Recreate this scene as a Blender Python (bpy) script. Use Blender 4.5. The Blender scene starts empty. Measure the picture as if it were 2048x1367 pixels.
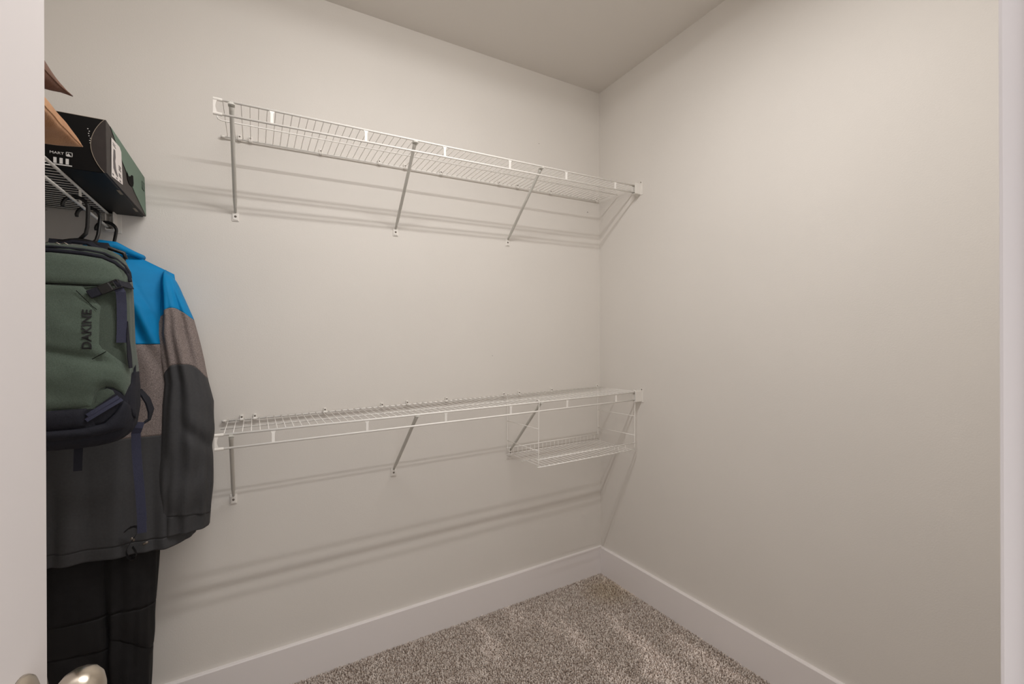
import bpy, bmesh, math, random
import numpy as np
from mathutils import Vector, Matrix, noise
from mathutils.geometry import delaunay_2d_cdt

rnd = random.Random(7)
scene = bpy.context.scene
COL = scene.collection
pi = math.pi

# ------------------------------------------------------------------ camera
FOC = 893.03
yaw, roll, pitch = 0.5234, -0.0039, -0.0004
EYE = Vector((-1.7211, -1.9716, 1.3187))
Fv = Vector((math.sin(yaw) * math.cos(pitch), math.cos(yaw) * math.cos(pitch), math.sin(pitch)))
Rv = Vector((math.cos(yaw), -math.sin(yaw), 0))
Uv = Rv.cross(Fv)
R2 = Rv * math.cos(roll) + Uv * math.sin(roll)
U2 = Uv * math.cos(roll) - Rv * math.sin(roll)
cam_data = bpy.data.cameras.new('camera')
cam_data.sensor_fit = 'HORIZONTAL'
cam_data.sensor_width = 36.0
cam_data.lens = FOC * 36.0 / 2048.0
cam_data.clip_start = 0.02
cam = bpy.data.objects.new('camera', cam_data)
COL.objects.link(cam)
M = Matrix.Identity(4)
for i in range(3):
    M[i][0] = R2[i]; M[i][1] = U2[i]; M[i][2] = -Fv[i]; M[i][3] = EYE[i]
cam.matrix_world = M
scene.camera = cam

# ------------------------------------------------------------------ world, light, exposure
WORLD_STRENGTH = 1.5
TUBE_STRENGTH = 114.0
LAMP_Y, LAMP_X0, LAMP_X1, LAMP_Z = -1.155, -1.78, -0.66, 2.665
world = bpy.data.worlds.new('doorway_fill_world')  # even world glow added as fill through the doorway, in place of an adjoining room
scene.world = world
world.use_nodes = True
bg = world.node_tree.nodes['Background']
bg.inputs[0].default_value = (1.0, 0.985, 0.98, 1)
bg.inputs[1].default_value = WORLD_STRENGTH
vs = scene.view_settings
scene.display_settings.display_device = 'sRGB'
vs.view_transform = 'Standard'
vs.look = 'None'
vs.exposure = 0.0
vs.gamma = 1.0
vs.use_curve_mapping = False
scene.cycles.use_denoising = True
scene.cycles.max_bounces = 10
scene.cycles.diffuse_bounces = 6
scene.cycles.sample_clamp_indirect = 4.0

# ------------------------------------------------------------------ materials
def lin(c):
    return tuple(((v / 255) / 12.92) if v / 255 <= 0.04045 else (((v / 255) + 0.055) / 1.055) ** 2.4 for v in c)

MATS = {}
def mat(name, rgb, rough=0.6, metal=0.0, spec=0.5, bump=0.0, scale=60.0, var=0.0, vscale=8.0, emit=None, estr=0.0,
        detail=3.0, sheen=0.0, rgb2=None, stretch=None):
    m = bpy.data.materials.new(name); m.use_nodes = True
    nt = m.node_tree; n = nt.nodes; l = nt.links
    b = n['Principled BSDF']
    c = lin(rgb)
    b.inputs['Base Color'].default_value = (*c, 1)
    b.inputs['Roughness'].default_value = rough
    b.inputs['Metallic'].default_value = metal
    b.inputs['Specular IOR Level'].default_value = spec
    if sheen:
        b.inputs['Sheen Weight'].default_value = sheen
        b.inputs['Sheen Roughness'].default_value = 0.5
    tc = n.new('ShaderNodeTexCoord')
    src = tc.outputs['Object']
    if stretch:
        mp = n.new('ShaderNodeMapping'); mp.inputs['Scale'].default_value = stretch
        l.new(src, mp.inputs['Vector']); src = mp.outputs['Vector']
    if var > 0 or rgb2:
        nz = n.new('ShaderNodeTexNoise'); nz.inputs['Scale'].default_value = vscale
        nz.inputs['Detail'].default_value = detail
        l.new(src, nz.inputs['Vector'])
        r = n.new('ShaderNodeValToRGB')
        lo = lin(rgb2) if rgb2 else tuple(v * (1 - var) for v in c)
        hi = c if rgb2 else tuple(min(1, v * (1 + var)) for v in c)
        r.color_ramp.elements[0].color = (*lo, 1); r.color_ramp.elements[0].position = 0.35
        r.color_ramp.elements[1].color = (*hi, 1); r.color_ramp.elements[1].position = 0.65
        l.new(nz.outputs[0], r.inputs[0]); l.new(r.outputs[0], b.inputs['Base Color'])
    if bump > 0:
        nb = n.new('ShaderNodeTexNoise'); nb.inputs['Scale'].default_value = scale
        nb.inputs['Detail'].default_value = 2.0
        l.new(src, nb.inputs['Vector'])
        bp = n.new('ShaderNodeBump'); bp.inputs['Strength'].default_value = bump
        bp.inputs['Distance'].default_value = 0.002
        l.new(nb.outputs[0], bp.inputs['Height']); l.new(bp.outputs[0], b.inputs['Normal'])
    if emit:
        b.inputs['Emission Color'].default_value = (*emit, 1)
        b.inputs['Emission Strength'].default_value = estr
    MATS[name] = m
    return m

WALL = mat('wall_paint', (220, 215.5, 209.5), 0.62, spec=0.25, bump=0.12, scale=220, var=0.012, vscale=2.2)
CEIL = mat('ceiling_paint', (220, 215.5, 209.5), 0.8, spec=0.15, bump=0.1, scale=200)
TRIM = mat('trim_paint', (231, 226, 225), 0.42, spec=0.4)
DOORP = mat('door_paint', (217, 212, 212), 0.4, spec=0.4)
WIRE = mat('white_vinyl_coating', (240, 237, 232), 0.38, spec=0.5)
BRKT = mat('bracket_enamel', (205, 203, 196), 0.4, spec=0.5)
PLAST = mat('white_plastic', (229, 225, 219), 0.35, spec=0.5)
SCREW = mat('screw_steel', (120, 112, 104), 0.45, metal=0.8)
NICKEL = mat('satin_nickel', (196, 186, 172), 0.27, metal=1.0)
DARK = mat('dark_hole', (14, 13, 12), 0.9, spec=0.1)
BLKPL = mat('black_plastic', (20, 19, 20), 0.38, spec=0.5)
TUBE = mat('tube_glow', (255, 250, 240), 0.5, emit=(1.0, 0.976, 0.955), estr=TUBE_STRENGTH)
CARD = mat('black_card', (9, 8, 8), 0.5, spec=0.2)
CARDR = mat('black_card_worn', (50, 44, 42), 0.55, spec=0.3, var=0.12, vscale=40)
CARDG = mat('green_card', (98, 121, 106), 0.55, spec=0.35)
CARDE = mat('card_edge', (150, 138, 122), 0.8)
PAPER = mat('white_paper', (226, 219, 216), 0.6)
INK = mat('grey_ink', (95, 90, 92), 0.6)
INKW = mat('white_ink', (205, 203, 200), 0.6)
INKG = mat('dark_green_ink', (72, 92, 80), 0.6)
TAN = mat('tan_fabric', (184, 136, 92), 0.85, spec=0.2, bump=0.5, scale=350, rgb2=(158, 108, 70), vscale=14, detail=6, sheen=0.2)
BROWN = mat('brown_fabric', (100, 64, 45), 0.7, spec=0.3, bump=0.3, scale=200, rgb2=(62, 36, 25), vscale=12, sheen=0.2)
PGREEN = mat('green_heather_fabric', (81, 93, 83), 0.85, spec=0.2, bump=0.5, scale=900, var=0.16, vscale=500, sheen=0.15)
PGREEN2 = mat('dark_green_fabric', (70, 80, 71), 0.85, spec=0.2, bump=0.5, scale=900, var=0.14, vscale=500, sheen=0.15)
PNAVY = mat('navy_fabric', (29, 30, 39), 0.75, spec=0.3, bump=0.4, scale=700, var=0.12, vscale=300)
WEB = mat('navy_webbing', (54, 56, 76), 0.7, spec=0.3, bump=0.6, scale=900, var=0.08, vscale=400)
WEBD = mat('dark_navy_webbing', (26, 27, 38), 0.7, spec=0.3, bump=0.5, scale=900)
EMBR = mat('black_embroidery', (12, 12, 14), 0.7)
JBLUE = mat('blue_shell_fabric', (0, 129, 188), 0.65, spec=0.25, bump=0.25, scale=60, var=0.03, vscale=30)
JGREY = mat('grey_heather_fabric', (150, 138, 134), 0.85, spec=0.2, bump=0.5, scale=900, rgb2=(108, 98, 95), vscale=420, detail=4)
JDARK = mat('charcoal_shell_fabric', (62, 62, 64), 0.68, spec=0.3, bump=0.22, scale=50, var=0.05, vscale=160)
PANTS = mat('black_twill_fabric', (26, 25, 26), 0.8, spec=0.25, bump=0.3, scale=400, var=0.1, vscale=40)
PANTS2 = mat('black_ripstop_fabric', (22, 21, 22), 0.7, spec=0.3, bump=0.3, scale=400)

# carpet: colour per tuft, vacuum-mark sheen painted in as light patches, and a stain in the pile
CARPET = bpy.data.materials.new('carpet_yarn'); CARPET.use_nodes = True
PATCH = (0.22 * 3.6, 0.74 * 1.9)  # ellipse where the sheen of the brushed pile is painted into the yarn colour
def carpet_nodes(m):
    nt = m.node_tree; n = nt.nodes; l = nt.links
    b = n['Principled BSDF']; b.inputs['Roughness'].default_value = 0.95
    b.inputs['Specular IOR Level'].default_value = 0.1
    g = n.new('ShaderNodeNewGeometry')
    r = n.new('ShaderNodeValToRGB')
    e = r.color_ramp.elements
    e[0].position = 0.0; e[0].color = (*lin((182, 166, 154)), 1)
    e[1].position = 1.0; e[1].color = (*lin((255, 246, 238)), 1)
    l.new(g.outputs['Random Per Island'], r.inputs[0])
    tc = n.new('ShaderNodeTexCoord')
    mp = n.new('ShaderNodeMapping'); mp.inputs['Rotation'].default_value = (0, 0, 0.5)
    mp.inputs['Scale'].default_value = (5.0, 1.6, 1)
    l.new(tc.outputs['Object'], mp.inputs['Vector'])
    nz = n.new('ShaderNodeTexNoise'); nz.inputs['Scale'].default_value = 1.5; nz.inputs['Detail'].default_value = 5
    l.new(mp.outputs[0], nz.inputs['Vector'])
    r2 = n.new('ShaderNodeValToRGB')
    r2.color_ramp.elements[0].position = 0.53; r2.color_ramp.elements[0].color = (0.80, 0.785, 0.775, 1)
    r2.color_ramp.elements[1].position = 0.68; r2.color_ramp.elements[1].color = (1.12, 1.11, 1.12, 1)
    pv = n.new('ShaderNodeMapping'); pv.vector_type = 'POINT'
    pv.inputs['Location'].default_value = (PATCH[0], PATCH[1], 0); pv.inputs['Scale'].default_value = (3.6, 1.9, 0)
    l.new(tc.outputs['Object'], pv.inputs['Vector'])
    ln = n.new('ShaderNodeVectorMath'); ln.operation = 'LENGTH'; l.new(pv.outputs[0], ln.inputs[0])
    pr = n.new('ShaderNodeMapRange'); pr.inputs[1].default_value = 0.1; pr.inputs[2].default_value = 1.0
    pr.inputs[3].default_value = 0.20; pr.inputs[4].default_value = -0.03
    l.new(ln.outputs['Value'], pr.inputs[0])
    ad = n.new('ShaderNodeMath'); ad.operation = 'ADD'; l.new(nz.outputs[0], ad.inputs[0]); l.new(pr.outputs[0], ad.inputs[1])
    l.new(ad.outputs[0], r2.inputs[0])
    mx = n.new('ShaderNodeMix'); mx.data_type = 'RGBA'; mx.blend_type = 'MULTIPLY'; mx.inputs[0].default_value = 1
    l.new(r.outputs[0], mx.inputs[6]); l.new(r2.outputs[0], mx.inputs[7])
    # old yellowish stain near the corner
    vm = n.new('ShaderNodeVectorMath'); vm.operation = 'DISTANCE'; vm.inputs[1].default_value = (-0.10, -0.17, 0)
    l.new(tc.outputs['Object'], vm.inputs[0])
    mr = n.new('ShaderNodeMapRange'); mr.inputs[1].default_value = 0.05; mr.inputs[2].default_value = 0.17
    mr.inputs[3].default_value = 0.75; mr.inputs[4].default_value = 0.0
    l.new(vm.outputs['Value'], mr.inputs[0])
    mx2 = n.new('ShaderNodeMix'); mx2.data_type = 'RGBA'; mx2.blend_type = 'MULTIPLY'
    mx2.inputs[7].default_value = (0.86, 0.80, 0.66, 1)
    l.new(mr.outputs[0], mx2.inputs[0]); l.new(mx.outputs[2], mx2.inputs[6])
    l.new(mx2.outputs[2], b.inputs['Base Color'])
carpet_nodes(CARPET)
BACKING = mat('carpet_backing', (140, 124, 113), 0.95, spec=0.1)

# ------------------------------------------------------------------ mesh helpers
class MB:
    def __init__(s): s.v = []; s.f = []
    def add(s, verts, faces):
        o = len(s.v); s.v += [tuple(p) for p in verts]; s.f += [tuple(i + o for i in f) for f in faces]
    def box(s, a, b):
        x0, y0, z0 = a; x1, y1, z1 = b
        s.hexa([(x0, y0, z0), (x1, y0, z0), (x1, y1, z0), (x0, y1, z0), (x0, y0, z1), (x1, y0, z1), (x1, y1, z1), (x0, y1, z1)])
    def hexa(s, p):
        s.add(p, [(3, 2, 1, 0), (4, 5, 6, 7), (0, 1, 5, 4), (1, 2, 6, 5), (2, 3, 7, 6), (3, 0, 4, 7)])
    def obox(s, c, ax, ay, az):
        c = Vector(c); ax = Vector(ax); ay = Vector(ay); az = Vector(az)
        s.hexa([c - ax - ay - az, c + ax - ay - az, c + ax + ay - az, c - ax + ay - az,
                c - ax - ay + az, c + ax - ay + az, c + ax + ay + az, c - ax + ay + az])
    def tube(s, path, r, n=8, flat=None):
        P = [Vector(p) for p in path]; k = len(P)
        rr = r if isinstance(r, (list, tuple)) else [r] * k
        T = []
        for i in range(k):
            t = (P[min(i + 1, k - 1)] - P[max(i - 1, 0)]).normalized(); T.append(t)
        up = Vector((0, 0, 1)) if abs(T[0].z) < 0.9 else Vector((0, 1, 0))
        a = T[0].cross(up).normalized(); o = len(s.v)
        for i in range(k):
            a = (a - T[i] * a.dot(T[i])).normalized(); b = T[i].cross(a)
            for j in range(n):
                w = 2 * pi * j / n
                fx, fy = (1, 1) if flat is None else flat
                s.v.append(tuple(P[i] + (a * math.cos(w) * fx + b * math.sin(w) * fy) * rr[i]))
        for i in range(k - 1):
            for j in range(n):
                j2 = (j + 1) % n
                s.f.append((o + i * n + j, o + i * n + j2, o + (i + 1) * n + j2, o + (i + 1) * n + j))
        s.f.append(tuple(o + j for j in reversed(range(n))))
        s.f.append(tuple(o + (k - 1) * n + j for j in range(n)))
    def ribbon(s, path, widths, thick, side=(1, 0, 0)):
        """flat strap along a path; side = width direction"""
        P = [Vector(p) for p in path]; k = len(P); o = len(s.v)
        for i in range(k):
            t = (P[min(i + 1, k - 1)] - P[max(i - 1, 0)]).normalized()
            w = Vector(side(i / (k - 1)) if callable(side) else side)
            w = (w - t * w.dot(t)).normalized(); nrm = t.cross(w)
            hw = (widths[i] if isinstance(widths, (list, tuple)) else widths) / 2
            for (c, d) in ((-1, -1), (1, -1), (1, 1), (-1, 1)):
                s.v.append(tuple(P[i] + w * hw * c + nrm * thick / 2 * d))
        for i in range(k - 1):
            for j in range(4):
                j2 = (j + 1) % 4
                s.f.append((o + i * 4 + j, o + i * 4 + j2, o + (i + 1) * 4 + j2, o + (i + 1) * 4 + j))
        s.f.append((o + 3, o + 2, o + 1, o)); e = o + (k - 1) * 4
        s.f.append((e, e + 1, e + 2, e + 3))
    def lathe(s, base, axis, prof, n=24):
        """prof: list of (distance along axis, radius)"""
        base = Vector(base); ax = Vector(axis).normalized()
        up = Vector((0, 0, 1)) if abs(ax.z) < 0.9 else Vector((1, 0, 0))
        a = ax.cross(up).normalized(); b = ax.cross(a); o = len(s.v)
        for (d, r) in prof:
            for j in range(n):
                w = 2 * pi * j / n
                s.v.append(tuple(base + ax * d + (a * math.cos(w) + b * math.sin(w)) * r))
        for i in range(len(prof) - 1):
            for j in range(n):
                j2 = (j + 1) % n
                s.f.append((o + i * n + j, o + i * n + j2, o + (i + 1) * n + j2, o + (i + 1) * n + j))
        s.f.append(tuple(o + j for j in reversed(range(n))))
        s.f.append(tuple(o + (len(prof) - 1) * n + j for j in range(n)))
    def mesh(s, name, m, smooth=False):
        me = bpy.data.meshes.new(name); me.from_pydata(s.v, [], s.f)
        bm = bmesh.new(); bm.from_mesh(me); bmesh.ops.recalc_face_normals(bm, faces=bm.faces); bm.to_mesh(me); bm.free()
        me.materials.append(m)
        if smooth: me.polygons.foreach_set('use_smooth', [True] * len(me.polygons))
        me.update(); return me
    def build(s, name, m, parent=None, smooth=False, bevel=0.0, solid=0.0, auto=None):
        me = s.mesh(name, m, smooth)
        return link(name, me, parent, bevel, solid, auto)

def link(name, me, parent=None, bevel=0.0, solid=0.0, auto=None):
    o = bpy.data.objects.new(name, me); COL.objects.link(o)
    if parent is not None:
        o.parent = parent
        o.matrix_parent_inverse = Matrix.Translation(-parent.location) if parent.type == 'EMPTY' else Matrix.Identity(4)
    if solid:
        md = o.modifiers.new('thickness', 'SOLIDIFY'); md.thickness = solid; md.offset = -1
    if bevel:
        md = o.modifiers.new('bevel', 'BEVEL'); md.width = bevel; md.segments = 2; md.limit_method = 'ANGLE'; md.angle_limit = 0.6
    return o

def tag(o, label=None, cat=None, group=None, kind=None):
    if label: o['label'] = label
    if cat: o['category'] = cat
    if group: o['group'] = group
    if kind: o['kind'] = kind
    return o

def thing(name, loc, label, cat, group=None):
    o = bpy.data.objects.new(name, None); COL.objects.link(o)
    o.location = loc; o.empty_display_size = 0.05
    return tag(o, label, cat, group)

def struct(o, label, cat):
    return tag(o, label, cat, kind='structure')

def interp(z, zs, vals):
    return float(np.interp(z, zs, vals))

def fbm(x, y, z, f, seed=0.0):
    return noise.noise(Vector((x * f + seed, y * f + seed * 1.7, z * f - seed)))

# ------------------------------------------------------------------ room shell (the house is a little out of level)
GX, GY, H, BB = 0.0131, -0.0109, 2.743, 0.1484
def lev(x, y, h): return (x, y, h + GX * x + GY * y)
XL, YF = -2.442, -1.900            # inner faces of left wall and doorway wall
WT = 0.115
DX0, DX1, DH = -1.972, -1.342, 2.05   # doorway

def wallprism(mb, x0, y0, x1, y1, h0=-0.06, h1=H):
    b = [(x0, y0), (x1, y0), (x1, y1), (x0, y1)]
    mb.hexa([lev(x, y, h0) for x, y in b] + [lev(x, y, h1) for x, y in b])

m = MB(); wallprism(m, XL - WT, 0, WT, WT); wall_back = struct(m.build('wall_back', WALL), 'greige painted wall with two wire shelves', 'wall')
m = MB(); wallprism(m, 0, YF - WT, WT, 0); struct(m.build('wall_right', WALL), 'bare greige painted wall right of the corner', 'wall')
m = MB(); wallprism(m, XL - WT, YF - WT, XL, 0); struct(m.build('wall_left', WALL), 'greige wall behind the hanging clothes', 'wall')
m = MB()
wallprism(m, XL, YF - WT, DX0 - 0.02, YF); wallprism(m, DX1 + 0.02, YF - WT, 0, YF)
wallprism(m, DX0 - 0.02, YF - WT, DX1 + 0.02, YF, DH + 0.02, H)
struct(m.build('wall_front', WALL), 'greige wall around the closet doorway', 'wall')
m = MB(); wallprism(m, XL - WT, YF - WT, WT, WT, H, H + 0.1); struct(m.build('ceiling', CEIL), 'flat painted ceiling', 'ceiling')
m = MB(); wallprism(m, XL - WT, YF - WT - 1.2, WT, WT, -0.10, -0.008); floor = struct(m.build('floor', BACKING), 'floor under the beige carpet', 'floor')

def base_profile(t=0.0160, h=BB):
    return [(0, -0.01), (t, -0.01), (t, h - 0.004), (t - 0.002, h - 0.001), (t - 0.003, h), (0, h)]
def baseboard(name, p0, p1, nrm, label):
    mb = MB(); pr = base_profile(); o = 0
    for (x, y) in (p0, p1):
        for (d, h) in pr:
            px_, py_ = x + nrm[0] * d, y + nrm[1] * d
            mb.v.append((px_, py_, h + GX * x + GY * y))
    k = len(pr)
    for i in range(k):
        j = (i + 1) % k; mb.f.append((i, j, k + j, k + i))
    mb.f.append(tuple(range(k))); mb.f.append(tuple(k + i for i in reversed(range(k))))
    return struct(mb.build(name, TRIM), label, 'baseboard')
baseboard('baseboard_back', (XL, 0), (0, 0), (0, -1), 'white baseboard under the wire shelves')
baseboard('baseboard_right', (0, -0.016), (0, YF), (-1, 0), 'white baseboard along the bare wall')
baseboard('baseboard_left', (XL, -0.016), (XL, YF), (1, 0), 'white baseboard behind the hanging clothes')
baseboard('baseboard_front', (DX1 + 0.08, YF), (-0.016, YF), (0, 1), 'white baseboard beside the doorway')

# door jamb, stop and casing
m = MB()
m.box((DX0 - 0.02, YF - WT, -0.02), (DX0, YF, DH)); m.box((DX1, YF - WT, -0.02), (DX1 + 0.02, YF, DH))
m.box((DX0 - 0.02, YF - WT, DH), (DX1 + 0.02, YF, DH + 0.02))
struct(m.build('trim_1', DOORP), 'white painted door jamb', 'trim')
m = MB(); cw = 0.07
m.box((DX1 + 0.005, YF, -0.02), (DX1 + 0.005 + cw, YF + 0.014, DH + 0.005 + cw))
m.box((DX0 - 0.005 - cw, YF, -0.02), (DX0 - 0.005, YF + 0.014, DH + 0.005 + cw))
m.box((DX0 - 0.005, YF, DH + 0.005), (DX1 + 0.005, YF + 0.014, DH + 0.005 + cw))
struct(m.build('trim_2', DOORP, bevel=0.002), 'white door casing around the doorway', 'trim')

# ------------------------------------------------------------------ carpet pile (stuff)
def carpet():
    rs = np.random.RandomState(3)
    sp = 0.0062
    xs = np.arange(XL + 0.012, -0.012, sp); ys = np.arange(YF - WT + 0.003, -0.012, sp)
    X, Y = np.meshgrid(xs, ys); X = X.ravel(); Y = Y.ravel()
    keep = (Y > YF + 0.012) | ((X > DX0) & (X < DX1)); X = X[keep]; Y = Y[keep]
    n = len(X)
    X = X + rs.uniform(-.5, .5, n) * sp; Y = Y + rs.uniform(-.5, .5, n) * sp
    Z = -0.009 + GX * X + GY * Y
    ang = rs.uniform(0, 2 * pi, n); r = rs.uniform(0.0030, 0.0044, n)
    hgt = rs.uniform(0.0075, 0.0125, n)
    la = rs.uniform(0, 2 * pi, n); le = rs.uniform(0, 0.0035, n)
    V = np.zeros((n, 7, 3), np.float32)
    for k in range(3):
        a = ang + 2 * pi * k / 3
        V[:, k, 0] = X + np.cos(a) * r * .8; V[:, k, 1] = Y + np.sin(a) * r * .8; V[:, k, 2] = Z
        a2 = a + 0.7
        V[:, 3 + k, 0] = X + np.cos(a2) * r + np.cos(la) * le; V[:, 3 + k, 1] = Y + np.sin(a2) * r + np.sin(la) * le
        V[:, 3 + k, 2] = Z + hgt * rs.uniform(.6, .8, n)
    V[:, 6, 0] = X + np.cos(la) * le * 1.4; V[:, 6, 1] = Y + np.sin(la) * le * 1.4; V[:, 6, 2] = Z + hgt
    tri = np.array([(0, 1, 4), (0, 4, 3), (1, 2, 5), (1, 5, 4), (2, 0, 3), (2, 3, 5), (3, 4, 6), (4, 5, 6), (5, 3, 6)], np.int32)
    F = (tri[None] + (np.arange(n, dtype=np.int32) * 7)[:, None, None]).reshape(-1)
    nt = n * 9
    me = bpy.data.meshes.new('carpet')
    me.vertices.add(n * 7); me.vertices.foreach_set('co', V.reshape(-1))
    me.loops.add(nt * 3); me.loops.foreach_set('vertex_index', F)
    me.polygons.add(nt); me.polygons.foreach_set('loop_start', np.arange(nt, dtype=np.int32) * 3)
    me.polygons.foreach_set('use_smooth', np.ones(nt, bool))
    me.update(calc_edges=True); me.validate()
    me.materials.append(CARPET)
    o = bpy.data.objects.new('carpet', me); COL.objects.link(o)
    tag(o, 'beige cut pile carpet covering the closet floor', 'carpet', kind='stuff')
carpet()

# ------------------------------------------------------------------ ceiling light (outside the frame, lights the room)
zc = H + GX * -1.22 + GY * LAMP_Y
lamp = thing('ceiling_light', ((LAMP_X0 + LAMP_X1) / 2, LAMP_Y, zc), 'long white two strip light fixture on the closet ceiling', 'lamp')
m = MB(); m.box((LAMP_X0 - 0.03, LAMP_Y - 0.085, LAMP_Z + 0.012), (LAMP_X1 + 0.03, LAMP_Y + 0.085, zc + 0.004))
m.build('housing', PLAST, lamp, bevel=0.004)
for s in (-1, 1):
    m = MB(); m.box((LAMP_X0 - 0.03 if s < 0 else LAMP_X1 + 0.005, LAMP_Y - 0.08, LAMP_Z - 0.004),
                    (LAMP_X0 - 0.005 if s < 0 else LAMP_X1 + 0.03, LAMP_Y + 0.08, LAMP_Z + 0.012))
    m.build('end_plate', PLAST, lamp, bevel=0.002)
for s in (-1, 1):
    yc = LAMP_Y + s * 0.036
    m = MB(); m.box((LAMP_X0, yc - 0.02, LAMP_Z + 0.004), (LAMP_X1, yc + 0.02, LAMP_Z + 0.012)); st = m.build('light_bar', PLAST, lamp)
    m = MB(); n_ = 10
    for xx in (LAMP_X0, LAMP_X1):
        for k in range(n_ + 1): m.v.append((xx, yc + 0.0125 * math.cos(pi * k / n_), LAMP_Z + 0.0035 - 0.006 * math.sin(pi * k / n_)))
    for k in range(n_): m.f.append((k, k + 1, n_ + 2 + k, n_ + 1 + k))
    m.build('lit_strip', TUBE, st)

# ------------------------------------------------------------------ door
HX, HY = -1.9655, -1.876
ud = Vector((-1.9265 - HX, -1.266 - HY, 0)); DW = ud.length; ud.normalize()
nd = Vector((ud.y, -ud.x, 0))                   # towards the camera's side of the leaf
door = bpy.data.objects.new('door_1', None); COL.objects.link(door); door.location = (HX, HY, 0.012)
struct(door, 'white closet door standing open on the left', 'door')
DTH, DZ0, DZ1 = 0.035, 0.014, 2.035
def dpt(t, d, z): p = Vector((HX, HY, z)) + ud * t + nd * d; return p
def dbox(mb, t0, t1, d0, d1, z0, z1):
    mb.hexa([dpt(t0, d0, z0), dpt(t1, d0, z0), dpt(t1, d1, z0), dpt(t0, d1, z0),
             dpt(t0, d0, z1), dpt(t1, d0, z1), dpt(t1, d1, z1), dpt(t0, d1, z1)])
for (t0, t1) in ((0, 0.115), (DW - 0.115, DW)):
    m = MB(); dbox(m, t0, t1, -DTH, 0, DZ0, DZ1); m.build('stile', DOORP, door, bevel=0.0012)
for (z0, z1) in ((DZ0, 0.25), (0.92, 1.06), (1.91, DZ1)):
    m = MB(); dbox(m, 0.115, DW - 0.115, -DTH, 0, z0, z1); m.build('rail', DOORP, door)
for (z0, z1) in ((0.25, 0.92), (1.06, 1.91)):
    m = MB(); dbox(m, 0.115, DW - 0.115, -DTH + 0.008, -0.008, z0, z1); m.build('panel', DOORP, door)
KZ, KT = 0.945, DW - 0.062
for s in (1, -1):
    d0 = 0 if s > 0 else -DTH
    kn = MB()
    kn.lathe(dpt(KT, d0, KZ), nd * s, [(0.006, 0.011), (0.020, 0.0105), (0.028, 0.015), (0.034, 0.0225), (0.042, 0.0268), (0.050, 0.0275),
                                      (0.057, 0.0255), (0.063, 0.020), (0.0665, 0.012), (0.0675, 0.004)], 40)
    ko = kn.build('door_knob', NICKEL, door, smooth=True)
    rz = MB(); rz.lathe(dpt(KT, d0, KZ), nd * s, [(0.0, 0.0325), (0.002, 0.0325), (0.005, 0.031), (0.0085, 0.025), (0.0105, 0.016), (0.011, 0.010)], 40)
    rz.build('rosette', NICKEL, door, smooth=True)
m = MB(); m.obox(dpt(DW + 0.0004, -DTH / 2, KZ), ud * 0.0008, nd * 0.0125, Vector((0, 0, 0.028))); m.build('latch_plate', NICKEL, door)
for hz in (0.2, 1.02, 1.84):
    m = MB(); m.tube([dpt(-0.003, -DTH - 0.004, hz - 0.045), dpt(-0.003, -DTH - 0.004, hz + 0.045)], 0.006, 10); m.build('hinge', NICKEL, door, smooth=True)

# ------------------------------------------------------------------ wire shelves on the back wall
def wire_mesh(y0, y1, r=0.0013):
    m = MB(); m.tube([(0, y0, 0), (0, y1, 0)], r, 6); return m.mesh('deck_wire', WIRE, True)

def end_cap(mb, x, y, zt, zl):
    """white moulded cap joining the two front rods at the free end"""
    for z in (zt, zl):
        mb.tube([(x - 0.004, y, z), (x + 0.020, y, z)], 0.0052, 12)
    n = 9; L = []
    for i in range(n):
        t = i / (n - 1); z = zt + (zl - zt) * t
        w = 0.0125 - 0.006 * math.sin(pi * t)
        L.append((z, w))
    o = len(mb.v)
    for (z, w) in L:
        for (xx, yy) in ((x - 0.004, y - 0.003), (x - 0.004 + w, y - 0.003), (x - 0.004 + w, y + 0.003), (x - 0.004, y + 0.003)):
            mb.v.append((xx, yy, z))
    for i in range(n - 1):
        for j in range(4):
            j2 = (j + 1) % 4
            mb.f.append((o + i * 4 + j, o + i * 4 + j2, o + (i + 1) * 4 + j2, o + (i + 1) * 4 + j))
    mb.f.append((o + 3, o + 2, o + 1, o)); e = o + (n - 1) * 4; mb.f.append((e, e + 1, e + 2, e + 3))

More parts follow.
